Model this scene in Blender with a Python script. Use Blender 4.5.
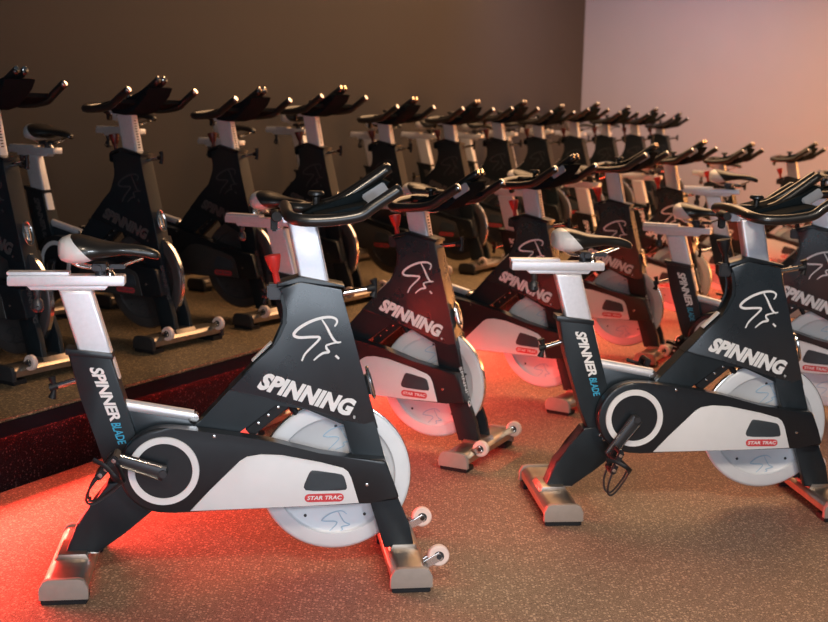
import bpy, bmesh, math, random
from mathutils import Vector, Matrix
R = math.radians
for o in list(bpy.data.objects): bpy.data.objects.remove(o)
scene = bpy.context.scene
col = scene.collection

# ------------------------------------------------------------------ camera
PITCH, ROLL, CAMH, FPX = 0.1667, 0.0208, 1.4952, 1211.6
cam_d = bpy.data.cameras.new('camera'); cam = bpy.data.objects.new('camera', cam_d); col.objects.link(cam)
cam_d.sensor_width = 36; cam_d.lens = FPX / 828 * 36; cam_d.clip_start = .05; cam_d.clip_end = 100
fw = Vector((0, math.cos(PITCH), -math.sin(PITCH))); rt = Vector((1, 0, 0)); up = Vector((0, math.sin(PITCH), math.cos(PITCH)))
cr, sr = math.cos(ROLL), math.sin(ROLL)
r2 = cr*rt + sr*up; u2 = -sr*rt + cr*up
cam.matrix_world = Matrix(((r2.x, u2.x, -fw.x, 0), (r2.y, u2.y, -fw.y, 0), (r2.z, u2.z, -fw.z, CAMH), (0, 0, 0, 1)))
cam_d.dof.use_dof = True; cam_d.dof.focus_distance = 4.0; cam_d.dof.aperture_fstop = 4.0
scene.camera = cam

# ------------------------------------------------------------------ world, lights, exposure
scene.view_settings.view_transform = 'Standard'; scene.view_settings.look = 'None'
scene.view_settings.gamma = 1; scene.view_settings.use_curve_mapping = False
scene.view_settings.exposure = 0.0
w = bpy.data.worlds.new('world'); scene.world = w; w.use_nodes = True
w.node_tree.nodes['Background'].inputs[0].default_value = (.30, .42, .52, 1)
w.node_tree.nodes['Background'].inputs[1].default_value = .08

EDGE_A, EDGE_B = 7.303, 1.837          # platform edge on the floor: y = A + B x
PH = .3006
ed = Vector((1, EDGE_B, 0)).normalized()            # along the platform
en = Vector((ed.y, -ed.x, 0))                       # from the platform towards the room
def edge(t, off=0, z=0):                            # t metres along from the point nearest the camera plane
    p = Vector((-EDGE_A/EDGE_B, 0, 0)) + ed*t + en*off
    return Vector((p.x, p.y, z))

def area(name, loc, target, sx, sy, power, color, spread=180):
    l = bpy.data.lights.new(name, 'AREA'); l.shape = 'RECTANGLE'; l.size = sx; l.size_y = sy
    l.energy = power; l.color = color; l.spread = R(spread)
    o = bpy.data.objects.new(name, l); col.objects.link(o); o.location = loc
    d = Vector(target) - Vector(loc)
    o.rotation_euler = d.to_track_quat('-Z', 'Y').to_euler()
    return o
def spot(name, loc, target, power, color, size, blend=.6, r=.06):
    l = bpy.data.lights.new(name, 'SPOT'); l.energy = power; l.color = color; l.spot_size = R(size); l.spot_blend = blend; l.shadow_soft_size = r
    o = bpy.data.objects.new(name, l); col.objects.link(o); o.location = loc
    o.rotation_euler = (Vector(target) - Vector(loc)).to_track_quat('-Z', 'Y').to_euler()
    return o
# daylight from the glazed front of the room behind the camera
area('window_light', (.75, -2.3, 1.1), (-.2, 4, .7), 3.0, 2.2, 115, (.78, .88, 1.0))
area('window_light', (-4.9, -4.2, 1.3), (1.8, 6, .8), 1.6, 2.4, 22, (.72, .86, 1.0))
# ceiling spots over the front row, plus an added cool side spot
spot('ceiling_or_fill_light', (-.2, 1.3, 2.9), (-.3, 3.6, .1), 210, (1, .80, .60), 56, .7, .25)
spot('ceiling_or_fill_light', (2.6, -.6, 2.3), (-.55, 3.65, .30), 330, (.84, .92, 1), 27, .4, .25)  # added side fill, standing in for cool window light on the nearest bike
spot('ceiling_or_fill_light', (1.5, 1.8, 2.9), (1.3, 4.2, .1), 270, (1, .84, .68), 56, .7, .25)
# warm ceiling panels over the far right of the room
area('ceiling_or_fill_light', (2.8, 9.6, 3.6), (2.4, 9.4, 0), 4.0, 6.0, 290, (1, .58, .29))
area('ceiling_or_fill_light', (.6, 11.5, 3.6), (.2, 11.2, 0), 1.0, 5.0, 55, (1, .56, .27))
area('ceiling_or_fill_light', (.4, 7.4, 3.6), (-.2, 7.0, 0), .5, 1.5, 40, (1, .56, .27))
# warm lamp washing the pale wall, plus an added lavender fill
area('wall_wash_or_fill_light', (8.2, 11.0, 1.2), (6.6, 14.6, 1.2), 1.6, 1.2, 560, (1, .40, .10))
area('wall_wash_or_fill_light', (2.6, 12.0, 2.9), (2.4, 16.8, 1.0), 1.8, .8, 24, (.78, .76, 1))  # added fill that tints the wall lavender near the corner
# red led strip under the nosing of the platform
LEDT0, LEDT1 = 1.2, 14.5
for k in range(6):
    a = LEDT0 + (LEDT1-LEDT0)*k/6; b = LEDT0 + (LEDT1-LEDT0)*(k+1)/6
    o = area('led_light', edge((a+b)/2, -.008, .230), edge((a+b)/2, .9, -.25), b-a, .012, 80, (1, .055, .04), 84)
    # long side along the strip
    z = -(edge((a+b)/2, .9, -.23) - edge((a+b)/2, -.008, .230)).normalized()
    x = ed; y = z.cross(x)
    m = Matrix((x, y, z)).transposed().to_4x4(); m.translation = edge((a+b)/2, -.008, .230); o.matrix_world = m

# ------------------------------------------------------------------ materials
def mat(name, color, rough=.5, metal=0, coat=0, spec=None, emis=None):
    m = bpy.data.materials.new(name); m.use_nodes = True
    b = m.node_tree.nodes['Principled BSDF']
    b.inputs['Base Color'].default_value = (*color, 1); b.inputs['Roughness'].default_value = rough
    b.inputs['Metallic'].default_value = metal; b.inputs['Coat Weight'].default_value = coat
    if spec is not None: b.inputs['Specular IOR Level'].default_value = spec
    if emis: b.inputs['Emission Color'].default_value = (*emis[0], 1); b.inputs['Emission Strength'].default_value = emis[1]
    return m
def noisy(m, scale, amt, bump=0, rough_amt=0):
    """soft procedural variation of colour, roughness and a little bump"""
    nt = m.node_tree; b = nt.nodes['Principled BSDF']
    tc = nt.nodes.new('ShaderNodeTexCoord'); n = nt.nodes.new('ShaderNodeTexNoise'); n.inputs['Scale'].default_value = scale
    n.inputs['Detail'].default_value = 4
    nt.links.new(tc.outputs['Object'], n.inputs['Vector'])
    c = b.inputs['Base Color'].default_value[:]
    mx = nt.nodes.new('ShaderNodeMix'); mx.data_type = 'RGBA'
    mx.inputs[6].default_value = (*[v*(1-amt) for v in c[:3]], 1); mx.inputs[7].default_value = (*[min(1, v*(1+amt)) for v in c[:3]], 1)
    nt.links.new(n.outputs['Fac'], mx.inputs[0]); nt.links.new(mx.outputs[2], b.inputs['Base Color'])
    if rough_amt:
        mr = nt.nodes.new('ShaderNodeMapRange'); r0 = b.inputs['Roughness'].default_value
        mr.inputs[3].default_value = r0-rough_amt; mr.inputs[4].default_value = r0+rough_amt
        nt.links.new(n.outputs['Fac'], mr.inputs[0]); nt.links.new(mr.outputs[0], b.inputs['Roughness'])
    if bump:
        bp = nt.nodes.new('ShaderNodeBump'); bp.inputs['Strength'].default_value = bump; bp.inputs['Distance'].default_value = .002
        nt.links.new(n.outputs['Fac'], bp.inputs['Height']); nt.links.new(bp.outputs[0], b.inputs['Normal'])
    return m
PAINT = noisy(mat('charcoal_paint', (.009, .015, .020), .40, 0, .0, .45), 30, .15, .03, .05)
PANEL = noisy(mat('satin_grey_panel', (.015, .023, .031), .28, 0, 0, .95), 12, .12, .02, .04)
GUARD = noisy(mat('black_guard_plastic', (.010, .013, .017), .32, 0, .2), 40, .15, .05, .04)
WHITEP = noisy(mat('pale_guard_plastic', (.76, .76, .78), .42), 20, .04)
RINGW = noisy(mat('white_ring_plastic', (.78, .78, .80), .45), 20, .03)
SLOT = noisy(mat('grey_slot_plastic', (.035, .045, .055), .55), 60, .15, .1)
ALU = noisy(mat('brushed_aluminium', (.78, .77, .82), .40, .45), 70, .10, .06, .06)
BRONZ = noisy(mat('worn_metal_bar', (.40, .34, .29), .34, .92), 30, .2, .05, .08)
CAPM = noisy(mat('tan_grey_end_cap', (.30, .25, .22), .5), 40, .12, .05)
CHROME = noisy(mat('chrome', (.80, .78, .76), .16, 1), 40, .1, .05, .05)
FLYM = noisy(mat('flywheel_aluminium', (.72, .74, .78), .45, .08), 18, .06, .03, .06)
MATTE = noisy(mat('matte_black_plastic', (.008, .012, .015), .7, spec=.01), 90, .2, .1)
RUBBER = noisy(mat('black_rubber', (.012, .012, .014), .5, spec=.3), 90, .3, .25)
GRIP = noisy(mat('dipped_grip', (.012, .011, .011), .34, 0, .35), 90, .25, .10, .05)
RED = noisy(mat('red_plastic', (.55, .03, .025), .35), 30, .1)
REDINK = noisy(mat('red_ink', (.62, .05, .06), .5), 30, .1)
WHITEINK = noisy(mat('white_ink', (.85, .85, .86), .5), 200, .04)
PALEINK = noisy(mat('thin_pale_ink', (.62, .64, .68), .5), 200, .05)
BLUEINK = noisy(mat('blue_ink', (.04, .42, .68), .5), 200, .04)
FADED = noisy(mat('faded_blue_ink', (.42, .58, .72), .5), 60, .2)
WHEELM = noisy(mat('cream_urethane', (.80, .62, .56), .35), 50, .08)
HUBM = noisy(mat('dark_hub', (.05, .05, .055), .4, .5), 50, .1)
SCREEN = noisy(mat('grey_screen', (.28, .30, .34), .25), 20, .08)
# saddle: black cover with a white patch wrapped round the tail (cut along the object's own axes)
SADDLE = mat('saddle_cover', (.014, .012, .011), .32, 0, .25)
nt = SADDLE.node_tree; b = nt.nodes['Principled BSDF']
tc = nt.nodes.new('ShaderNodeTexCoord'); sep = nt.nodes.new('ShaderNodeSeparateXYZ'); nt.links.new(tc.outputs['Object'], sep.inputs[0])
mm = nt.nodes.new('ShaderNodeMath'); mm.operation = 'MULTIPLY_ADD'; mm.inputs[1].default_value = .95; mm.inputs[2].default_value = 0
nt.links.new(sep.outputs['Z'], mm.inputs[0])
ad = nt.nodes.new('ShaderNodeMath'); ad.operation = 'ADD'; nt.links.new(sep.outputs['X'], ad.inputs[0]); nt.links.new(mm.outputs[0], ad.inputs[1])
lt = nt.nodes.new('ShaderNodeMath'); lt.operation = 'LESS_THAN'; lt.inputs[1].default_value = -.27 + .95*1.085
nt.links.new(ad.outputs[0], lt.inputs[0])
gt = nt.nodes.new('ShaderNodeMath'); gt.operation = 'GREATER_THAN'; gt.inputs[1].default_value = 1.0; nt.links.new(sep.outputs['Z'], gt.inputs[0])
mu = nt.nodes.new('ShaderNodeMath'); mu.operation = 'MULTIPLY'; nt.links.new(lt.outputs[0], mu.inputs[0]); nt.links.new(gt.outputs[0], mu.inputs[1])
mx = nt.nodes.new('ShaderNodeMix'); mx.data_type = 'RGBA'; mx.inputs[6].default_value = (.014, .012, .011, 1); mx.inputs[7].default_value = (.72, .71, .72, 1)
nt.links.new(mu.outputs[0], mx.inputs[0]); nt.links.new(mx.outputs[2], b.inputs['Base Color'])

def speckled(name, base, fleck, fleck2, rough=.55, density=.5, scale=170, spec=.3):
    m = mat(name, base, rough, spec=spec); nt = m.node_tree; b = nt.nodes['Principled BSDF']
    tc = nt.nodes.new('ShaderNodeTexCoord')
    def flecks(sc, thr, c0in, c1):
        v = nt.nodes.new('ShaderNodeTexVoronoi'); v.inputs['Scale'].default_value = sc
        nt.links.new(tc.outputs['Object'], v.inputs['Vector'])
        s = nt.nodes.new('ShaderNodeSeparateColor'); nt.links.new(v.outputs['Color'], s.inputs[0])
        g = nt.nodes.new('ShaderNodeMath'); g.operation = 'GREATER_THAN'; g.inputs[1].default_value = thr; nt.links.new(s.outputs[0], g.inputs[0])
        d = nt.nodes.new('ShaderNodeMath'); d.operation = 'LESS_THAN'; d.inputs[1].default_value = .42; nt.links.new(v.outputs['Distance'], d.inputs[0])
        mlt = nt.nodes.new('ShaderNodeMath'); mlt.operation = 'MULTIPLY'; nt.links.new(g.outputs[0], mlt.inputs[0]); nt.links.new(d.outputs[0], mlt.inputs[1])
        x = nt.nodes.new('ShaderNodeMix'); x.data_type = 'RGBA'; nt.links.new(mlt.outputs[0], x.inputs[0])
        if isinstance(c0in, tuple): x.inputs[6].default_value = (*c0in, 1)
        else: nt.links.new(c0in, x.inputs[6])
        x.inputs[7].default_value = (*c1, 1)
        return x.outputs[2]
    n = nt.nodes.new('ShaderNodeTexNoise'); n.inputs['Scale'].default_value = 2.2; n.inputs['Detail'].default_value = 5
    nt.links.new(tc.outputs['Object'], n.inputs['Vector'])
    x0 = nt.nodes.new('ShaderNodeMix'); x0.data_type = 'RGBA'; nt.links.new(n.outputs['Fac'], x0.inputs[0])
    x0.inputs[6].default_value = (*[c*.85 for c in base], 1); x0.inputs[7].default_value = (*[c*1.15 for c in base], 1)
    c = flecks(scale, 1-density*.6, x0.outputs[2], fleck2)
    c = flecks(scale*.62, 1-density*.5, c, fleck)
    c = flecks(scale*1.7, 1-density*.4, c, fleck)
    nt.links.new(c, b.inputs['Base Color'])
    n2 = nt.nodes.new('ShaderNodeTexNoise'); n2.inputs['Scale'].default_value = 140; nt.links.new(tc.outputs['Object'], n2.inputs['Vector'])
    bp = nt.nodes.new('ShaderNodeBump'); bp.inputs['Strength'].default_value = .25; bp.inputs['Distance'].default_value = .003
    nt.links.new(n2.outputs['Fac'], bp.inputs['Height']); nt.links.new(bp.outputs[0], b.inputs['Normal'])
    return m
FLOOR = speckled('speckled_rubber_floor', (.19, .125, .088), (.44, .31, .22), (.09, .055, .038), scale=165, density=.72)
PLATM = speckled('speckled_platform_rubber', (.15, .11, .066), (.38, .27, .155), (.06, .042, .028), scale=120, density=.75)
RISER = speckled('dark_riser_rubber', (.006, .0065, .009), (.05, .036, .042), (.003, .003, .004), density=.35, spec=.04)
NOSE = noisy(mat('black_nosing', (.007, .010, .014), .7, spec=.02), 60, .2, .1)
WALLD = noisy(mat('dark_brown_wall_paint', (.030, .028, .033), .8), 2.5, .06, .05)
WALLP = noisy(mat('pale_wall_paint', (.48, .43, .46), .8), 2.5, .04, .05)
LEDM = mat('red_led', (.4, .02, .02), .4, emis=((1, .05, .03), 45))

# ------------------------------------------------------------------ mesh helpers
def link(name, bm, m, parent=None, smooth=False, loc=(0, 0, 0)):
    bmesh.ops.recalc_face_normals(bm, faces=bm.faces[:])
    me = bpy.data.meshes.new(name); bm.to_mesh(me); bm.free()
    for x in (m if isinstance(m, (list, tuple)) else [m]): me.materials.append(x)
    if smooth:
        for p in me.polygons: p.use_smooth = True
        if smooth != 'all':
            try: me.set_sharp_from_angle(angle=R(38))
            except Exception: pass
    o = bpy.data.objects.new(name, me); col.objects.link(o); o.parent = parent; o.location = loc
    return o
def smoothed(pts, n=1):
    """Chaikin rounding of a closed outline"""
    for _ in range(n):
        q = []
        for i in range(len(pts)):
            a, b = Vector(pts[i]), Vector(pts[(i+1) % len(pts)])
            q += [tuple(a*.82+b*.18), tuple(a*.18+b*.82)]
        pts = q
    return pts
def prism(bm, pts, y0, y1, bevel=.004, seg=2, yfun=None):
    """extrude an x-z outline from y0 to y1 with rounded edges"""
    b2 = bmesh.new()
    v0 = [b2.verts.new((p[0], y0, p[1])) for p in pts]; v1 = [b2.verts.new((p[0], y1, p[1])) for p in pts]
    b2.faces.new(v0); b2.faces.new(v1[::-1])
    for i in range(len(pts)):
        j = (i+1) % len(pts); b2.faces.new((v0[i], v0[j], v1[j], v1[i]))
    if bevel:
        es = [e for e in b2.edges if abs(e.verts[0].co.y-e.verts[1].co.y) < 1e-6]
        bmesh.ops.bevel(b2, geom=es, offset=bevel, segments=seg, affect='EDGES', profile=.6, clamp_overlap=True)
    if yfun:
        for v in b2.verts: v.co = Vector(yfun(v.co))
    tmp = bpy.data.meshes.new('t'); b2.to_mesh(tmp); b2.free(); bm.from_mesh(tmp); bpy.data.meshes.remove(tmp)
def box(bm, c, s, rot=None, bevel=.003):
    b2 = bmesh.new(); bmesh.ops.create_cube(b2, size=1)
    bmesh.ops.scale(b2, vec=s, verts=b2.verts[:])
    if bevel: bmesh.ops.bevel(b2, geom=b2.edges[:], offset=bevel, segments=2, affect='EDGES', clamp_overlap=True)
    M = Matrix.Translation(c) @ (rot.to_4x4() if rot else Matrix())
    bmesh.ops.transform(b2, matrix=M, verts=b2.verts[:])
    tmp = bpy.data.meshes.new('t'); b2.to_mesh(tmp); b2.free(); bm.from_mesh(tmp); bpy.data.meshes.remove(tmp)
def tube(bm, path, r, n=12, cap=True, flat=None, closed=False):
    """swept tube along a path; r number or list; flat=(a,b) oval radii"""
    P = [Vector(p) for p in path]; L = len(P); rings = []
    rr = r if isinstance(r, (list, tuple)) else [r]*L
    nrm = None
    for i in range(L):
        if closed: t = (P[(i+1) % L]-P[i-1]).normalized()
        else: t = (P[min(i+1, L-1)]-P[max(i-1, 0)]).normalized()
        if nrm is None:
            a = Vector((0, 1, 0)) if abs(t.y) < .9 else Vector((0, 0, 1))
            nrm = (a - t*a.dot(t)).normalized()
        else: nrm = (nrm - t*nrm.dot(t)).normalized()
        bn = t.cross(nrm)
        fa, fb = flat or (1, 1)
        rings.append([bm.verts.new(P[i] + (nrm*math.cos(2*math.pi*k/n)*fa + bn*math.sin(2*math.pi*k/n)*fb)*rr[i]) for k in range(n)])
    for i in range(L if closed else L-1):
        A, B = rings[i], rings[(i+1) % L]
        for k in range(n): bm.faces.new((A[k], A[(k+1) % n], B[(k+1) % n], B[k]))
    if cap and not closed:
        bm.faces.new(rings[0][::-1]); bm.faces.new(rings[-1])
def curve(pts, n=6):
    """Catmull-Rom through the points"""
    P = [Vector(p) for p in pts]; P = [P[0]*2-P[1]] + P + [P[-1]*2-P[-2]]; out = []
    for i in range(1, len(P)-2):
        for k in range(n):
            t = k/n; a, b, c, d = P[i-1:i+3]
            out.append(.5*((2*b)+(c-a)*t+(2*a-5*b+4*c-d)*t*t+(3*b-a-3*c+d)*t**3))
    out.append(P[-2]); return out
def lathe(bm, prof, c=(0, 0, 0), n=48, axis='Y', caps=True):
    """profile of (radius, along-axis); axis Y or Z or X"""
    rings = []
    for rad, h in prof:
        ring = []
        for k in range(n):
            a = 2*math.pi*k/n; x, y = rad*math.cos(a), rad*math.sin(a)
            p = {'Y': (x, h, y), 'Z': (x, y, h), 'X': (h, x, y)}[axis]
            ring.append(bm.verts.new((c[0]+p[0], c[1]+p[1], c[2]+p[2])))
        rings.append(ring)
    for i in range(len(rings)-1):
        for k in range(n): bm.faces.new((rings[i][k], rings[i][(k+1) % n], rings[i+1][(k+1) % n], rings[i+1][k]))
    for ring in (rings[0], rings[-1]) if caps else ():
        if len(set(tuple(round(x, 6) for x in v.co) for v in ring)) > 2: bm.faces.new(ring)
    bmesh.ops.remove_doubles(bm, verts=bm.verts[:], dist=1e-6)
def text_bm(body, quad, shear=.0, fat=.0, y=0, spacing=1.0, thick=.0012):
    """lettering laid on the plane of the bike's right side; quad = BL, BR, TL, TR corners (x,z) or 3D points"""
    cu = bpy.data.curves.new('t', 'FONT'); cu.body = body; cu.size = 1; cu.shear = shear; cu.offset = fat
    cu.space_character = spacing; cu.resolution_u = 3; cu.extrude = .5
    ob = bpy.data.objects.new('t', cu); col.objects.link(ob)
    dg = bpy.context.evaluated_depsgraph_get(); dg.update()
    me = bpy.data.meshes.new_from_object(ob.evaluated_get(dg)); bm = bmesh.new(); bm.from_mesh(me)
    bpy.data.objects.remove(ob); bpy.data.curves.remove(cu); bpy.data.meshes.remove(me)
    xs = [v.co.x for v in bm.verts]; ys = [v.co.y for v in bm.verts]
    x0, x1, y0, y1 = min(xs), max(xs), min(ys), max(ys)
    q = [Vector((p[0], y, p[1])) if len(p) == 2 else Vector(p) for p in quad]
    nrm = (q[1]-q[0]).cross(q[2]-q[0]).normalized()
    for v in bm.verts:
        u_ = (v.co.x-x0)/(x1-x0); t_ = (v.co.y-y0)/(y1-y0); d = v.co.z
        v.co = (q[0]*(1-u_)+q[1]*u_)*(1-t_) + (q[2]*(1-u_)+q[3]*u_)*t_ + nrm*d*thick
    return bm
def ribbon(bm, pts, wd, y, th=.0012, taper=True):
    P = curve([(p[0], 0, p[1]) for p in pts], 5); n = len(P); L = []
    for i, p in enumerate(P):
        t = (P[min(i+1, n-1)]-P[max(i-1, 0)]).normalized(); s = Vector((-t.z, 0, t.x))
        k = wd*(.55+.45*math.sin(math.pi*i/(n-1))) if taper else wd
        L.append([bm.verts.new((p+s*k*a + Vector((0, y+b, 0)))) for a, b in ((.5, 0), (-.5, 0), (-.5, -th), (.5, -th))])
    for i in range(n-1):
        for k in range(4): bm.faces.new((L[i][k], L[i][(k+1) % 4], L[i+1][(k+1) % 4], L[i+1][k]))
    bm.faces.new(L[0]); bm.faces.new(L[-1][::-1])

def tag(o, label=None, cat=None, group=None, kind=None):
    if label: o['label'] = label
    if cat: o['category'] = cat
    if group: o['group'] = group
    if kind: o['kind'] = kind
    return o

# ------------------------------------------------------------------ the room
WOFF = 1.92                                     # dark wall behind the platform row
def poly(bm, pts, z0, z1):
    a = [bm.verts.new((p[0], p[1], z0)) for p in pts]; b = [bm.verts.new((p[0], p[1], z1)) for p in pts]
    bm.faces.new(a); bm.faces.new(b[::-1])
    for i in range(len(pts)): bm.faces.new((a[i], a[(i+1) % len(pts)], b[(i+1) % len(pts)], b[i]))
TC = 17.6                                       # corner of the two walls, metres along the platform
def wall_t():
    # distance along the edge line at which the dark wall meets the sight line of the corner in the photo
    k = (576.8-414)/FPX; k = k*(math.cos(PITCH))
    p0 = edge(0, -WOFF); t = (k*p0.y - p0.x)/(ed.x - k*ed.y); return t
TC = wall_t()
bm = bmesh.new(); poly(bm, [(-9, -6.5), (14, -6.5), (14, 26), (-9, 26)], -.1, 0)
tag(link('floor', bm, FLOOR), kind='structure')
bm = bmesh.new()
poly(bm, [edge(-7, -.03)[:2], edge(TC, -.03)[:2], edge(TC, -WOFF)[:2], edge(-7, -WOFF)[:2]], 0, PH-.064)
tag(link('platform', bm, RISER), 'dark speckled rubber riser of the raised platform, glowing red along its top', kind='structure')
bm = bmesh.new()
poly(bm, [edge(-7, 0.012)[:2], edge(TC, 0.012)[:2], edge(TC, -WOFF)[:2], edge(-7, -WOFF)[:2]], PH-.012, PH)
tag(link('platform_floor', bm, PLATM), 'speckled brown rubber top of the raised platform', kind='structure')
bm = bmesh.new()
poly(bm, [edge(-7, 0.020)[:2], edge(TC, 0.020)[:2], edge(TC, -.05)[:2], edge(-7, -.05)[:2]], PH-.068, PH-.0125)
tag(link('trim_1', bm, NOSE), 'black nosing strip along the platform edge', kind='structure')
bm = bmesh.new()
poly(bm, [edge(1.2, -.014)[:2], edge(TC-.3, -.014)[:2], edge(TC-.3, -.026)[:2], edge(1.2, -.026)[:2]], PH-.073, PH-.0685)
tag(link('led_strip', bm, LEDM), 'thin red light strip tucked under the platform nosing', 'light strip')
bm = bmesh.new(); poly(bm, [edge(-7, -WOFF)[:2], edge(TC, -WOFF)[:2], edge(TC, -WOFF-.15)[:2], edge(-7, -WOFF-.15)[:2]], 0, 4.2)
tag(link('wall_left', bm, WALLD), kind='structure')
bm = bmesh.new(); poly(bm, [edge(TC+.001, -WOFF-.15)[:2], edge(TC+.001, 9)[:2], edge(TC+.15, 9)[:2], edge(TC+.15, -WOFF-.15)[:2]], 0, 4.2)
tag(link('wall_back', bm, WALLP), kind='structure')

# ------------------------------------------------------------------ one exercise bike (x forward, y to its left, z up)
HUB = (0, .367)
def make_bike():
    root = bpy.data.objects.new('exercise_bike', None); col.objects.link(root)
    root.empty_display_size = .2
    P = {}
    # seat tube and rear leg
    bm = bmesh.new(); prism(bm, [(-.291, .732), (-.16, .715), (-.093, .476), (-.04, .30), (-.15, .28), (-.19, .38), (-.217, .468), (-.256, .588)], -.036, .036, .007, 3)
    st = link('seat_tube', bm, PAINT, root, True)
    bm = bmesh.new(); prism(bm, [(-.296, .742), (-.155, .724), (-.153, .706), (-.296, .722)], -.040, .040, .004)
    link('tube_collar', bm, GUARD, st, True)
    q = [(-.227, .681), (-.1655, .508), (-.186, .683), (-.131, .514)]
    link('lettering', text_bm('SPINNER', [q[0], q[1], q[2], q[3]], fat=.035, y=-.0368, spacing=.95, shear=.12), WHITEINK, st)
    q = [(-.1645, .503), (-.142, .432), (-.136, .506), (-.118, .438)]
    link('lettering', text_bm('BLADE', q, fat=.012, y=-.0368, spacing=.95, shear=.12), BLUEINK, st)
    bm = bmesh.new(); prism(bm, [(-.178, .31), (-.03, .33), (-.02, .235), (-.054, .205), (-.128, .143), (-.212, .080), (-.315, .078), (-.275, .182), (-.22, .24)], -.038, .038, .008, 3)
    rl = link('rear_leg', bm, PAINT, root, True)
    bm = bmesh.new(); box(bm, (-.264, 0, .0845), (.112, .080, .007), Matrix.Rotation(R(2), 3, 'Y'), .003)
    link('weld_plate', bm, CHROME, rl, True)
    for x, z in ((-.112, .283), (-.098, .266), (-.083, .292)):
        bm = bmesh.new(); lathe(bm, [(0, -.046), (.006, -.045), (.007, -.038)], (x, 0, z), 10); link('bolt', bm, CHROME, rl, True)
    # main beam, head and side panel
    bm = bmesh.new()
    beam = [(.36, .925), (.424, .948), (.548, .925), (.575, .82), (.608, .70), (.668, .474), (.60, .47), (.556, .500), (.447, .538), (.345, .565), (.235, .468), (.12, .36), (.0, .30), (-.03, .36),
            (.02, .42), (.094, .487), (.278, .688), (.336, .742), (.360, .772), (.378, .816), (.380, .859), (.370, .905)]
    prism(bm, beam, -.036, .036, .010, 3)
    fr = link('frame_head', bm, PAINT, root, True)
    bm = bmesh.new()
    pan = [(.356, .926), (.424, .952), (.552, .927), (.576, .831), (.610, .705), (.6745, .474), (.556, .505), (.447, .541), (.335, .575), (.235, .603), (.20, .606), (.283, .690), (.342, .745), (.367, .775), (.385, .818), (.387, .861), (.376, .905)]
    prism(bm, pan, -.042, .042, .005, 3)
    sp = link('side_panel', bm, PANEL, root, True)
    q = [(.284, .611), (.579, .515), (.318, .662), (.607, .568)]
    link('lettering', text_bm('SPINNING', q, fat=.055, y=-.0428, spacing=1.02), WHITEINK, sp)
    link('lettering', text_bm('®', [(.592, .509), (.600, .506), (.594, .519), (.602, .516)], y=-.0428), WHITEINK, sp)
    def A(u_, v_):                                  # emblem drawn on its own small grid
        X = 220+u_/5.914; Y = 260+v_/5.914
        return (.4015+(X-295.2)*.00315, .7805-(Y-334.4)*.00333 + (X-295.2)*.00022)
    bm = bmesh.new()
    ribbon(bm, [A(*p) for p in [(495, 590), (520, 545), (600, 470), (560, 458), (480, 455), (448, 438), (470, 408), (530, 375), (600, 355), (660, 352), (695, 365), (702, 385), (688, 408)]], .0095, -.0422)
    ribbon(bm, [A(*p) for p in [(612, 362), (640, 405), (672, 465), (700, 498), (728, 498)]], .008, -.0424)
    ribbon(bm, [A(*p) for p in [(712, 497), (645, 510), (642, 530), (655, 550), (620, 555), (590, 572), (566, 592)]], .008, -.0426)
    ribbon(bm, [A(*p) for p in [(695, 573), (705, 583), (716, 594)]], .007, -.0422, taper=False)
    link('rider_emblem', bm, WHITEINK, sp)
    bm = bmesh.new(); prism(bm, [(.352, .945), (.424, .968), (.560, .940), (.562, .928), (.424, .955), (.350, .930)], -.045, .045, .004)
    link('head_cap', bm, GUARD, fr, True)
    bm = bmesh.new(); tube(bm, [(.274, 0, .692), (.334, 0, .751)], .006, 8, flat=(3.2, .8))
    link('white_strip', bm, WHITEP, fr, True)  # flattened white strip on the rear upper edge of the beam
    # fork legs with the flywheel between them
    bm = bmesh.new()
    leg = [(.545, .535), (.560, .500), (.585, .407), (.65, .234), (.698, .08), (.797, .08), (.778, .159), (.740, .248), (.697, .376), (.664, .500), (.655, .535)]
    def flare(co):
        k = max(0, min(1, (.47-co.z)/.25)); return (co.x, co.y - .026*k, co.z)
    prism(bm, leg, -.040, -.012, .006, 3, flare)
    fl = link('fork_leg', bm, PAINT, root, True)
    q = [(.7225, -.068, .372), (.7595, -.068, .247), (.7255, -.044, .372), (.7625, -.044, .247)]
    q = [(.718, -.062, .335), (.757, -.066, .205), (.718, -.044, .335), (.757, -.048, .205)]
    # lettering running down the front face of the leg
    def front(z): # x of the leg's front face
        zs = [(.159, .778), (.248, .740), (.376, .697), (.5, .664)]
        for (z0, x0), (z1, x1) in zip(zs, zs[1:]):
            if z <= z1: return x0+(x1-x0)*(z-z0)/(z1-z0)
        return zs[-1][1]
    za, zb = .40, .235
    q = [(front(za)+.001, -.061, za), (front(zb)+.001, -.068, zb), (front(za)+.001, -.036, za), (front(zb)+.001, -.043, zb)]
    link('lettering', text_bm('SPINNING', q, fat=.02, thick=.0015), WHITEINK, fl)
    bm = bmesh.new(); prism(bm, leg, .040, .062, .005, 3)
    link('fork_leg', bm, PAINT, root, True)
    # chrome oval opening on the front of the head
    bm = bmesh.new(); oc = Vector((.648, 0, .615)); dn = Vector((.26, 0, -.966))
    tube(bm, [oc + dn*.052*math.cos(a) + Vector((0, 1, 0))*.024*math.sin(a) + Vector((.966, 0, .26))*.004 for a in [2*math.pi*k/24 for k in range(24)]], .0055, 8, closed=True)
    bd = link('brake_window', bm, CHROME, root, True)
    bm = bmesh.new(); tube(bm, [oc+dn*-.03, oc+dn*.035], .012, 10); link('brake_roller', bm, CHROME, bd, True)
    # flywheel
    bm = bmesh.new(); RW = .246
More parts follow.
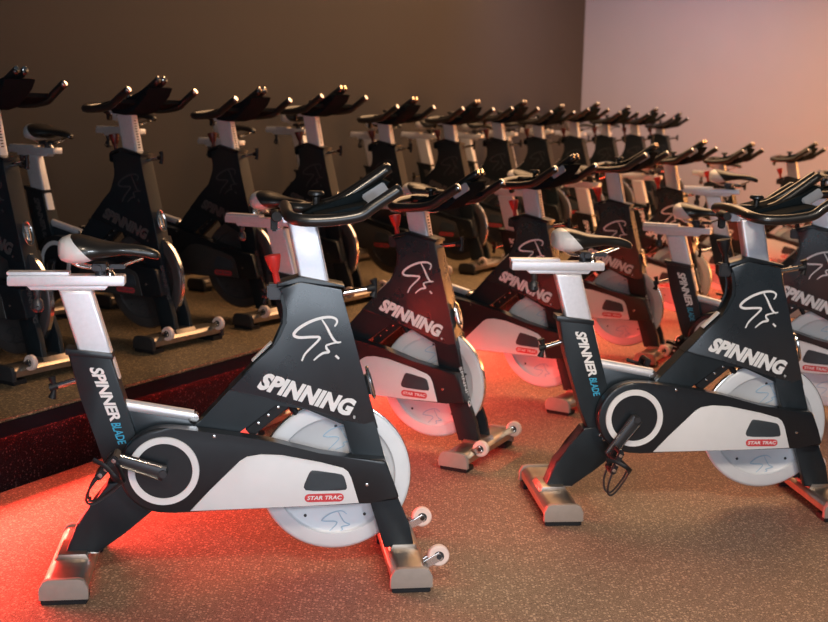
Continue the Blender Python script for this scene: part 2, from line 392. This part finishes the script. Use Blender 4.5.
    lathe(bm, [(.0, .0), (.028, .0), (.030, .006), (.045, .008), (.186, .007), (.194, .001), (.196, -.003), (.234, -.003), (.242, .0), (RW, .006), (RW, .026), (.242, .032), (.196, .033), (.190, .026), (.04, .026), (.0, .026)], (.541, 0, .309), 96)
    for v in bm.verts: v.co.y -= .012
    fy = link('flywheel', bm, FLYM, root, True)
    bm = bmesh.new(); lathe(bm, [(RW-.001, -.0065), (RW+.002, -.0055), (RW+.002, .0135), (RW-.001, .0145)], (.541, 0, .309), 96, caps=False)
    link('flywheel_rim', bm, CHROME, fy, True)
    for (cx, cz) in ((.545, .150), (.548, .435)):
        bm = bmesh.new()
        def Bq(u_, v_, cx=cx, cz=cz): return (cx+(u_-590)*.00032, cz-(v_-470)*.00032)
        ribbon(bm, [Bq(*p) for p in [(495, 590), (600, 470), (470, 455), (448, 438), (530, 375), (640, 350), (700, 385)]], .004, -.0062)
        ribbon(bm, [Bq(*p) for p in [(612, 362), (672, 465), (728, 498), (645, 520), (655, 550), (566, 592)]], .004, -.0062)
        link('rider_emblem', bm, FADED, fy)
    for k in range(5):
        bm = bmesh.new(); a = R(-90+72*k+36); lathe(bm, [(0, -.0075), (.005, -.007), (.0055, -.004)], (.541+.165*math.cos(a), 0, .309+.165*math.sin(a)), 10)
        link('bolt', bm, HUBM, fy, True)
    # brake caliper between beam and flywheel
    bm = bmesh.new()
    rot = Matrix.Rotation(R(-40), 3, 'Y')
    box(bm, (.325, -.012, .515), (.165, .035, .036), rot, .004);     tube(bm, [(.385, 0, .56), (.42, 0, .505), (.43, 0, .47)], .012, 8)
    br = link('brake_caliper', bm, RUBBER, root, True)
    for k in range(3):
        bm = bmesh.new(); lathe(bm, [(0, -.036), (.0045, -.035), (.005, -.029)], (.293+.031*k, 0, .495+.0255*k), 10); link('bolt', bm, CHROME, br, True)
    # chain guard
    bm = bmesh.new(); gp = []
    for k in range(17):
        a = R(270-13 - (k)*(173/16)); gp.append((.0+.138*math.cos(a), .364+.138*math.sin(a)))
    gp = [(math.cos(R(a))*.137, .364+.137*math.sin(R(a))) for a in range(265, 84, -12)]
    gp += [(.045, .498), (.14, .485), (.234, .470), (.334, .452), (.484, .411), (.592, .392), (.688, .384), (.697, .376), (.722, .310), (.739, .262), (.733, .252), (.652, .243), (.45, .238), (.171, .232), (.03, .227)]
    prism(bm, gp, -.098, -.046, .009, 3)
    g = link('chain_guard', bm, GUARD, root, True)
    bm = bmesh.new(); prism(bm, [(.079, .2325), (.14, .298), (.234, .392), (.256, .405), (.299, .412), (.365, .408), (.488, .382), (.558, .362), (.574, .350), (.584, .330), (.610, .245), (.45, .240), (.2, .235)], -.1015, -.095, .002)
    link('guard_panel', bm, WHITEP, g, True)
    bm = bmesh.new(); prism(bm, smoothed([(.432, .303), (.452, .352), (.462, .358), (.552, .343), (.562, .334), (.572, .298), (.566, .289), (.442, .290)], 1), -.1030, -.100, .0012)
    link('guard_window', bm, SLOT, g, True)
    def oval(x0, z0, x1, z1, r, n=6):
        out = []
        L_ = Vector((x1-x0, z1-z0)).normalized(); Nn = Vector((-L_.y, L_.x)); a0 = Vector((x0, z0)); a1 = Vector((x1, z1))
        for k in range(n+1):
            a = R(-90+180*k/n); p = a1 + L_*math.cos(a)*r + Nn*math.sin(a)*r; out.append((p.x, p.y))
        for k in range(n+1):
            a = R(90+180*k/n); p = a0 + L_*math.cos(a)*r + Nn*math.sin(a)*r; out.append((p.x, p.y))
        return out
    bm = bmesh.new(); prism(bm, oval(.450, .266, .548, .266, .0135), -.1024, -.1010, 0)
    dc = link('logo_plate', bm, REDINK, g)
    link('lettering', text_bm('STAR TRAC', [(.444, .260), (.553, .260), (.447, .273), (.556, .273)], fat=.02, y=-.1028), WHITEINK, g)
    bm = bmesh.new(); lathe(bm, [(0, -.1005), (.0875, -.1005), (.0885, -.1035), (.1085, -.1035), (.1095, -.097)], (0, 0, .364), 64)
    for f in bm.faces:
        c = f.calc_center_median(); rr = math.hypot(c.x, c.z-.364); f.material_index = 1 if rr < .087 else 0
    link('sprocket_ring', bm, [RINGW, GUARD], g, True)
    for x, z in ((.635, .305), (.155, .472)):
        bm = bmesh.new(); lathe(bm, [(0, -.102), (.005, -.101), (.006, -.097)], (x, 0, z), 12); link('bolt', bm, CHROME, g, True)
    # crossbar and gusset
    bm = bmesh.new(); tube(bm, [(-.125, 0, .553), (.088, 0, .514)], .0195, 16)
    link('crossbar', bm, ALU, root, True)
    bm = bmesh.new(); lathe(bm, [(0, -.02), (.017, -.018), (.017, .018), (0, .02)], (.09, 0, .508), 12)
    link('crossbar_bolt', bm, CHROME, root, True)
    bm = bmesh.new(); prism(bm, [(-.125, .548), (.09, .508), (.13, .45), (.02, .42), (-.10, .44)], -.014, .014, .002)
    link('gusset', bm, PANEL, root, True)
    # stabiliser bars
    def profile(x0, x1, z0, z1): return [(x0, z0), (x0, z0+.55*(z1-z0)), (x0+.012, z1-.006), (x0+.028, z1), (x1-.028, z1), (x1-.012, z1-.006), (x1, z0+.55*(z1-z0)), (x1, z0)]
    for nm, x0, x1 in (('rear_stabilizer', -.362, -.217), ('front_stabilizer', .696, .829)):
        bm = bmesh.new(); prism(bm, profile(x0+.006, x1-.006, .034, .076), -.245, .245, 0)
        prism(bm, [(x0+.018, .07), (x0+.03, .090), (x1-.03, .090), (x1-.018, .07)], -.07, .07, .004)
        s = link(nm, bm, BRONZ, root, True)
        for sy in (-1, 1):
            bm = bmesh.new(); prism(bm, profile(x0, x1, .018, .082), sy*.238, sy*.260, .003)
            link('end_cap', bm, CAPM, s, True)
            bm = bmesh.new(); box(bm, ((x0+x1)/2, sy*.215, .0105), (x1-x0-.01, .075, .021), None, .003)
            link('rubber_foot', bm, RUBBER, s, True)
    for sy in (-1, 1):
        bm = bmesh.new(); box(bm, (.838, sy*.170, .084), (.060, .012, .028), Matrix.Rotation(R(-30), 3, 'Y'), .004)
        box(bm, (.838, sy*.198, .084), (.060, .006, .028), Matrix.Rotation(R(-30), 3, 'Y'), .002)
        link('wheel_bracket', bm, CHROME, root, True)
        bm = bmesh.new(); lathe(bm, [(.014, -.012), (.030, -.012), (.034, -.008), (.034, .008), (.030, .012), (.014, .012)], (.857, sy*.184, .095), 28)
        tw = link('transport_wheel', bm, WHEELM, root, True)
        bm = bmesh.new(); lathe(bm, [(0, -.020), (.008, -.020), (.009, -.0135), (.0165, -.0135), (.0165, .0135), (0, .0135)], (.857, sy*.184, .095), 20)
        link('wheel_hub', bm, HUBM, tw, True)
    # seat post, slider and saddle (height adjustable)
    bm = bmesh.new()
    prism(bm, [(-.315, .922), (-.214, .922), (-.134, .64), (-.235, .64)], -.026, .026, .013, 4)
    P['seat_post'] = link('seat_post', bm, ALU, root, True)
    bm = bmesh.new()
    prism(bm, [(-.464, .938), (-.464, .962), (-.460, .966), (-.118, .966), (-.115, .962), (-.115, .938), (-.119, .934), (-.460, .934)], -.030, .030, .004)
    prism(bm, [(-.408, .934), (-.395, .921), (-.175, .921), (-.164, .934)], -.024, .024, .003)
    sl = P['seat_slider'] = link('seat_slider', bm, ALU, root, True)
    bm = bmesh.new(); prism(bm, [(-.466, .966), (-.466, .976), (-.282, .976), (-.282, .966)], -.018, .030, .002)
    link('slider_rail', bm, ALU, sl, True)
    bm = bmesh.new(); lathe(bm, [(.0, .922), (.012, .922), (.012, .905), (.009, .895), (.017, .885), (.019, .862), (.012, .852), (0, .852)], (-.378, -.012, 0), 16, 'Z')
    tube(bm, [(-.378, -.012, .87), (-.372, -.045, .868)], .005, 8)
    link('slider_knob', bm, HUBM, sl, True)
    bm = bmesh.new(); lathe(bm, [(0, .983), (.008, .982), (.016, .972), (.018, .964)], (-.160, -.01, 0), 14, 'Z')
    link('slider_bolt', bm, CHROME, sl, True)
    # saddle: sections (x, half width, top, bottom)
    bm = bmesh.new(); secs = [(-.312, .012, 1.062, 1.036), (-.309, .045, 1.074, 1.022), (-.300, .066, 1.082, 1.012), (-.283, .080, 1.089, 1.006), (-.255, .089, 1.090, 1.003), (-.225, .088, 1.084, 1.008), (-.19, .076, 1.074, 1.018), (-.155, .056, 1.067, 1.024),
            (-.12, .040, 1.063, 1.028), (-.085, .031, 1.060, 1.026), (-.055, .027, 1.056, 1.022), (-.03, .023, 1.048, 1.016), (-.015, .017, 1.040, 1.014), (-.008, .006, 1.032, 1.020)]
    n = 24; rings = []
    fine = []
    for i in range(len(secs)-1):
        for k in range(3): fine.append([secs[i][j]+(secs[i+1][j]-secs[i][j])*k/3 for j in range(4)])
    fine.append(list(secs[-1]))
    for x, hw, zt, zb in fine:
        ring = []
        for k in range(n):
            a = 2*math.pi*k/n; c, s_ = math.cos(a), math.sin(a)
            yy = hw*(abs(c)**.75)*(1 if c >= 0 else -1)
            zm = (zt*.42+zb*.58); zz = zm + ((zt-zm)*(abs(s_)**.8) if s_ >= 0 else -(zm-zb)*(abs(s_)**.6)*(1))
            ring.append(bm.verts.new((x, yy, zz)))
        rings.append(ring)
    for i in range(len(rings)-1):
        for k in range(n): bm.faces.new((rings[i][k], rings[i][(k+1) % n], rings[i+1][(k+1) % n], rings[i+1][k]))
    bm.faces.new(rings[0]); bm.faces.new(rings[-1][::-1])
    sd = P['saddle'] = link('saddle', bm, SADDLE, root, 'all')
    bm = bmesh.new()
    for sy in (-1, 1): tube(bm, curve([(-.275, sy*.035, 1.010), (-.235, sy*.026, .992), (-.15, sy*.022, .990), (-.06, sy*.012, 1.018)]), .0045, 8)
    link('saddle_rail', bm, CHROME, sd, True)
    bm = bmesh.new(); lathe(bm, [(0, .960), (.017, .960), (.017, .985), (0, .985)], (-.19, 0, 0), 14, 'Z'); box(bm, (-.19, 0, .992), (.045, .075, .022), None, .004)
    tube(bm, [(-.19, -.052, .992), (-.19, .052, .992)], .009, 10); box(bm, (-.135, -.03, .995), (.05, .012, .014), None, .004)
    link('saddle_clamp', bm, HUBM, sd, True)
    # T handle at the rear of the seat tube
    def t_knob(name, base, tip, w, m1, m2, par):
        bm = bmesh.new(); b_, t_ = Vector(base), Vector(tip); tube(bm, [b_, t_], .009, 10); k = link(name, bm, m1, par, True)
        bm = bmesh.new(); tube(bm, [t_+Vector((0, 0, w)), t_+Vector((.006, 0, w*.4)), t_+Vector((.006, 0, -w*.4)), t_-Vector((0, 0, w))], [.013, .008, .008, .013], 12)
        d_ = (t_-b_).normalized(); tube(bm, [t_-d_*.02, t_+d_*.006], [.010, .014], 12)
        link('knob_handle', bm, m2, k, True); return k
    t_knob('height_knob', (-.265, 0, .636), (-.345, 0, .612), .034, CHROME, RUBBER, root)
    t_knob('height_knob', (.560, 0, .908), (.655, 0, .925), .028, CHROME, RUBBER, root)
    # red resistance knob
    bm = bmesh.new(); lathe(bm, [(0, .930), (.012, .930), (.010, .975), (.016, .985), (.026, 1.022), (.026, 1.030), (0, 1.034)], (.352, 0, 0), 18, 'Z')
    bmesh.ops.rotate(bm, cent=(.352, 0, .94), matrix=Matrix.Rotation(R(-10), 3, 'Y'), verts=bm.verts[:])
    rk = link('resistance_knob', bm, RED, root, True)
    bm = bmesh.new(); box(bm, (.345, 0, .915), (.05, .05, .05), None, .006); link('knob_base', bm, HUBM, rk, True)
    # handlebar post and bar (height adjustable)
    bm = bmesh.new(); prism(bm, [(.390, 1.098), (.482, 1.098), (.546, .80), (.454, .80)], -.028, .028, .013, 4)
    hp = P['handlebar_post'] = link('handlebar_post', bm, ALU, root, True)
    bm = bmesh.new()
    for k in range(11):
        z = 1.06-.013*k; x = .4815+(1.098-z)*.2147+.0005; box(bm, (x, 0, z), (.002, .014, .005), Matrix.Rotation(R(12), 3, 'Y'), 0)
    link('height_marks', bm, HUBM, hp)
    bm = bmesh.new(); box(bm, (.425, 0, 1.108), (.165, .056, .040), None, .010); hs = P['handlebar_bracket'] = link('handlebar_bracket', bm, ALU, root, True)
    bm = bmesh.new(); lathe(bm, [(0, -.038), (.015, -.038), (.018, -.03), (.018, .03), (.015, .038), (0, .038)], (.332, 0, 1.108), 14)
    box(bm, (.325, 0, 1.082), (.022, .03, .045), None, .005); link('bracket_knob', bm, RUBBER, hs, True)
    bm = bmesh.new()
    half = [(.690, 1.210, .232), (.65, 1.184, .233), (.606, 1.154, .235), (.585, 1.138, .236), (.555, 1.127, .236), (.49, 1.117, .235), (.425, 1.114, .232), (.390, 1.116, .222), (.369, 1.121, .196), (.362, 1.127, .150), (.362, 1.134, .05)]
    tube(bm, curve([(x, -y, z) for x, z, y in half] + [(x, y, z) for x, z, y in half[::-1]], 4), .0185, 14)
    box(bm, (.40, 0, 1.134), (.09, .07, .03), None, .006)
    hb = P['handlebar'] = link('handlebar', bm, GRIP, root, 'all')
    for sy in (-1, 1):
        bm = bmesh.new(); d_ = Vector((.05, 0, .03)).normalized(); t_ = Vector((.690, sy*.232, 1.210))
        tube(bm, [t_-d_*.002, t_+d_*.004, t_+d_*.006], [.0165, .014, .006], 14); link('end_plug', bm, CHROME, hb, True)
    bm = bmesh.new()
    for sy in (-1, 1): tube(bm, curve([(.48, sy*.05, 1.140), (.525, sy*.040, 1.156), (.60, sy*.030, 1.204), (.682, sy*.022, 1.262)]), .0165, 12)
    ab = link('aero_bar', bm, GRIP, hb, 'all')
    bm = bmesh.new()
    for sy in (-1, 1): lathe(bm, [(0, .684), (.012, .6835), (.0155, .680)], (0, sy*.022, 1.262), 12, 'X')
    link('end_plug', bm, CHROME, hb, True)
    bm = bmesh.new(); prism(bm, [(.41, 1.118), (.44, 1.140), (.52, 1.165), (.60, 1.196), (.655, 1.226), (.678, 1.222), (.655, 1.18), (.60, 1.135), (.57, 1.105), (.50, 1.088), (.43, 1.095)], -.085, .085, .010, 3)
    prism(bm, [(.44, 1.128), (.53, 1.150), (.60, 1.165), (.60, 1.145), (.52, 1.118), (.45, 1.112)], -.225, .225, .006, 2)
    cb = link('handlebar_console', bm, MATTE, hb, True)
    rot = Matrix.Rotation(R(-33), 3, 'Y')
    bm = bmesh.new(); box(bm, (.632, -.088, 1.186), (.080, .012, .036), rot, .004); link('console_screen', bm, SCREEN, hb, True)
    bm = bmesh.new(); lathe(bm, [(0, 1.186), (.022, 1.186), (.026, 1.181), (.026, 1.174), (.012, 1.168), (.010, 1.13)], (.455, 0, 0), 18, 'Z'); link('clamp_knob', bm, GRIP, hb, True)
    # cranks and pedals; right (near) side -, left side +
    for sy, nm in ((-1, 'R'), (1, 'L')):
        bm = bmesh.new()
        y = -.128 if sy < 0 else .088
        tube(bm, [(-.004, 0, 0), (.085, -.004*0, 0), (.168, 0, 0)], [.026, .023, .019], 16, flat=(.42, 1))
        lathe(bm, [(0, -.018), (.012, -.018), (.014, .02), (0, .022)], (0, 0, 0), 14); lathe(bm, [(0, -.020), (.010, -.020), (.011, .014), (0, .014)], (.165, 0, 0), 14)
        P['crank_arm'+nm] = c = link('crank_arm', bm, [HUBM], root, True, (0, y, HUB[1]))
        bm = bmesh.new()
        for s2 in (-1, 1): tube(bm, [(.01, -.010, s2*.0195), (.16, -.010, s2*.0150)], .0028, 6)
        ct = link('crank_trim', bm, CHROME, c, True)
        bm = bmesh.new()
        yp = sy*.062
        for s2 in (-1, 1): box(bm, (s2*.038, yp, 0), (.014, .085, .022), None, .004)
        box(bm, (0, yp-sy*.035, 0), (.085, .014, .022), None, .004); box(bm, (0, yp+sy*.035, 0), (.085, .012, .022), None, .004)
        tube(bm, [(0, 0, 0), (0, yp*1.6, 0)], .009, 10)
        pd = P['pedal'+nm] = link('pedal', bm, RUBBER, root, True)
        # toe cage in front of the pedal and strap over it
        bm = bmesh.new()
        for s2 in (-1, 1): tube(bm, curve([(.040, yp+s2*.034, 0), (.085, yp+s2*.034, .005), (.120, yp+s2*.022, .022), (.118, yp+s2*.014, .045), (.06, yp+s2*.012, .062), (.02, yp+s2*.014, .066)]), .004, 6)
        tube(bm, [(.116, yp-.018, .03), (.118, yp+.018, .03)], .004, 6); tube(bm, [(.02, yp-.014, .066), (.02, yp+.014, .066)], .006, 6)
        link('toe_cage', bm, HUBM, pd, True)
        bm = bmesh.new(); tube(bm, curve([(-.005, yp-sy*.045, -.006), (.0, yp-sy*.055, .03), (.012, yp-sy*.02, .066), (.012, yp+sy*.02, .068), (.0, yp+sy*.058, .036), (-.004, yp+sy*.050, -.01), (.0, yp+sy*.06, -.05)]), .007, 8, flat=(.3, 1))
        link('strap', bm, RUBBER, pd, True)
        bm = bmesh.new()
        for s2 in (-1, 1): lathe(bm, [(0, sy*.1045), (.007, sy*.104), (.008, sy*.10)], (s2*.03, 0, 0), 10)
        lathe(bm, [(0, sy*.112), (.009, sy*.1115), (.010, sy*.10)], (0, 0, 0), 12)
        link('reflector', bm, CHROME, pd, True)
    for k, o in P.items(): o['role'] = k
    return root

def children(o): return [c for c in bpy.data.objects if c.parent == o]
kids = {}
def index():
    kids.clear()
    for c in bpy.data.objects:
        if c.parent: kids.setdefault(c.parent.name, []).append(c)
def copy_tree(o, parent=None):
    c = o.copy(); col.objects.link(c); c.parent = parent
    for ch in kids.get(o.name, []): copy_tree(ch, c)
    return c
def pose(root, seat=(0, 0), bar=(0, 0), crank=200, pedal=-115):
    for c in children(root):
        k = c.get('role')
        if not k: continue
        if k == 'seat_post': c.location = (-.284*seat[1], 0, seat[1])
        elif k in ('seat_slider', 'saddle'): c.location = (seat[0], 0, seat[1])
        elif k == 'handlebar_post': c.location = (-.2147*bar[1], 0, bar[1])
        elif k in ('handlebar', 'handlebar_bracket'): c.location = (bar[0], 0, bar[1])
        else:
            side = -1 if k[-1] == 'R' else 1; a = crank if side < 0 else crank+180
            y = -.128 if side < 0 else .088
            if k.startswith('crank_arm'): c.rotation_euler = (0, R(-a), 0)
            else:
                c.location = (.165*math.cos(R(a)), y+side*.014, HUB[1]+.165*math.sin(R(a)))
                c.rotation_euler = (0, R(-pedal), 0)

proto = make_bike()
index()
G1, G2 = 'indoor cycling bikes on the floor', 'indoor cycling bikes on the raised platform'
bikes = [
 # x, y, heading, seat adj, bar adj, crank angle, pedal tilt, on platform, label
 (-.781, 3.726, 8.1, (0, 0), (.017, .045), 161, -132, 0, 'exercise bike nearest the camera at left, its side panel lit grey-blue'),
 (.823, 4.508, 5.7, (-.006, -.025), (0, .01), 234, -112, 0, 'black exercise bike at front right, right crank pointing down, standing on brown floor'),
 (-.394, 5.440, -26.4, (-.08, .012), (.055, -.030), 215, -120, 0, 'black exercise bike with pinkish lettering between the two front bikes, both transport wheels visible'),
 (.223, 6.497, -33.0, (-.02, 0), (0, .005), 160, -110, 0, 'exercise bike whose front is hidden behind the front right bike\'s silver seat post'),
 (.814, 7.635, -27.0, (.06, .030), (.009, .038), 300, -110, 0, 'exercise bike seen above and behind the white-tailed saddle of the front right bike'),
 (1.466, 9.028, -34.0, (0, 0), (-.004, .034), 120, -110, 0, 'exercise bike in mid row, handlebar just left of a silver slider against the pink wall'),
 (2.081, 10.106, -33.9, (.06, .010), (.019, 0), 200, -110, 0, 'exercise bike second from right along the pink wall, half hidden by a brown-topped saddle'),
 (2.921, 10.944, -35.0, (0, 0), (-.04, -.006), 250, -110, 0, 'rightmost far exercise bike, black silhouette against the orange end of the wall'),
 (1.574, 6.146, -25.1, (.045, -.050), (0, .01), 190, -110, 0, 'exercise bike cut by the right edge, its panel shining blue behind the front right bike'),
 (2.164, 7.686, -16.6, (0, .055), (0, .01), 180, -110, 0, 'exercise bike with only saddle, silver slider and seat post showing before the pink wall'),
]
lab = ['leftmost exercise bike on the platform, cut by the left edge of the photo',
       'second platform bike from left, standing right behind the nearest bike\'s white-tailed saddle',
       'third platform bike from left, left of the nearest bike\'s red knob',
       'fourth platform bike from left, straight above the nearest bike\'s handlebar',
       'fifth platform bike from left, right of the nearest bike\'s handlebar tip',
       'sixth platform bike from left, above and right of the mid bike\'s handlebar',
       'seventh platform bike from left, in the gap left of a silver handlebar post',
       'eighth platform bike from left, the last one wholly against the brown wall',
       'ninth platform bike from left, its handlebar crossing the corner of the two walls',
       'tenth platform bike from left, first one wholly against the pink wall',
       'eleventh platform bike from left, small dark handlebar against the pink wall',
       'twelfth and farthest platform bike, its handlebar lowest of the platform row']
Lp = [(-2.251, 5.62, 0, 0, -.041, .057), (-1.815, 6.33, .045, -.02, -.017, .039), (-1.437, 7.018, -.08, .07, .014, .008), (-1.023, 7.753, 0, -.005, -.012, .037),
      (-.602, 8.535, -.095, .06, 0, -.014), (-.142, 9.352, .03, .02, -.004, -.019), (.268, 10.129, 0, .01, -.003, -.008), (.663, 10.877, .02, 0, -.009, -.031),
      (1.066, 11.588, -.03, .01, -.003, -.002), (1.456, 12.286, 0, .03, .011, -.026), (1.866, 12.978, .02, 0, .006, -.033), (2.266, 13.673, 0, 0, -.001, -.075)]
for i, (x, y, sx, sz, bx_, bz) in enumerate(Lp):
    bikes.append((x, y, -31.5, (sx, sz), (bx_, bz), (200+67*i) % 360, -110, PH, lab[i]))
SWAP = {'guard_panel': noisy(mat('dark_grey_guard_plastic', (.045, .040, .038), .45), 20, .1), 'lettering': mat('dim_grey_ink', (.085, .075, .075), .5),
        'rider_emblem': mat('dim_grey_line', (.045, .045, .05), .5), 'side_panel': PAINT, 'resistance_knob': mat('shaded_red_plastic', (.10, .012, .010), .4), 'console_screen': MATTE, 'end_cap': HUBM, 'knob_base': MATTE, 'flywheel': noisy(mat('dark_flywheel_metal', (.10, .09, .09), .4, .5), 20, .1)}  # end caps, side panels and red knobs swapped darker to imitate shade
dark = {}
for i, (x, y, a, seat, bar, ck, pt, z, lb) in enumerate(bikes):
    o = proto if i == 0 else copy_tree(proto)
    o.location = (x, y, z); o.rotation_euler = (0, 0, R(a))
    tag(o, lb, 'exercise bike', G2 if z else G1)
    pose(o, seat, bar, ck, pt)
    if z:                                            # platform bikes are the darker version; side panels, end caps, knobs carry painted shade
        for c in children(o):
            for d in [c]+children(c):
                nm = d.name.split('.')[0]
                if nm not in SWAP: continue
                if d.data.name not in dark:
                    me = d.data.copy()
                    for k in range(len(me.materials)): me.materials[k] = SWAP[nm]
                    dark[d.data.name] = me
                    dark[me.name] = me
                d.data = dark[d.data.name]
    if i in (1, 8):                                  # these two carry a black resistance knob
        for c in children(o):
            if c.name.startswith('resistance_knob'): c.material_slots[0].link = 'OBJECT'; c.material_slots[0].material = RUBBER
for o in bpy.data.objects:
    if 'role' in o: del o['role']
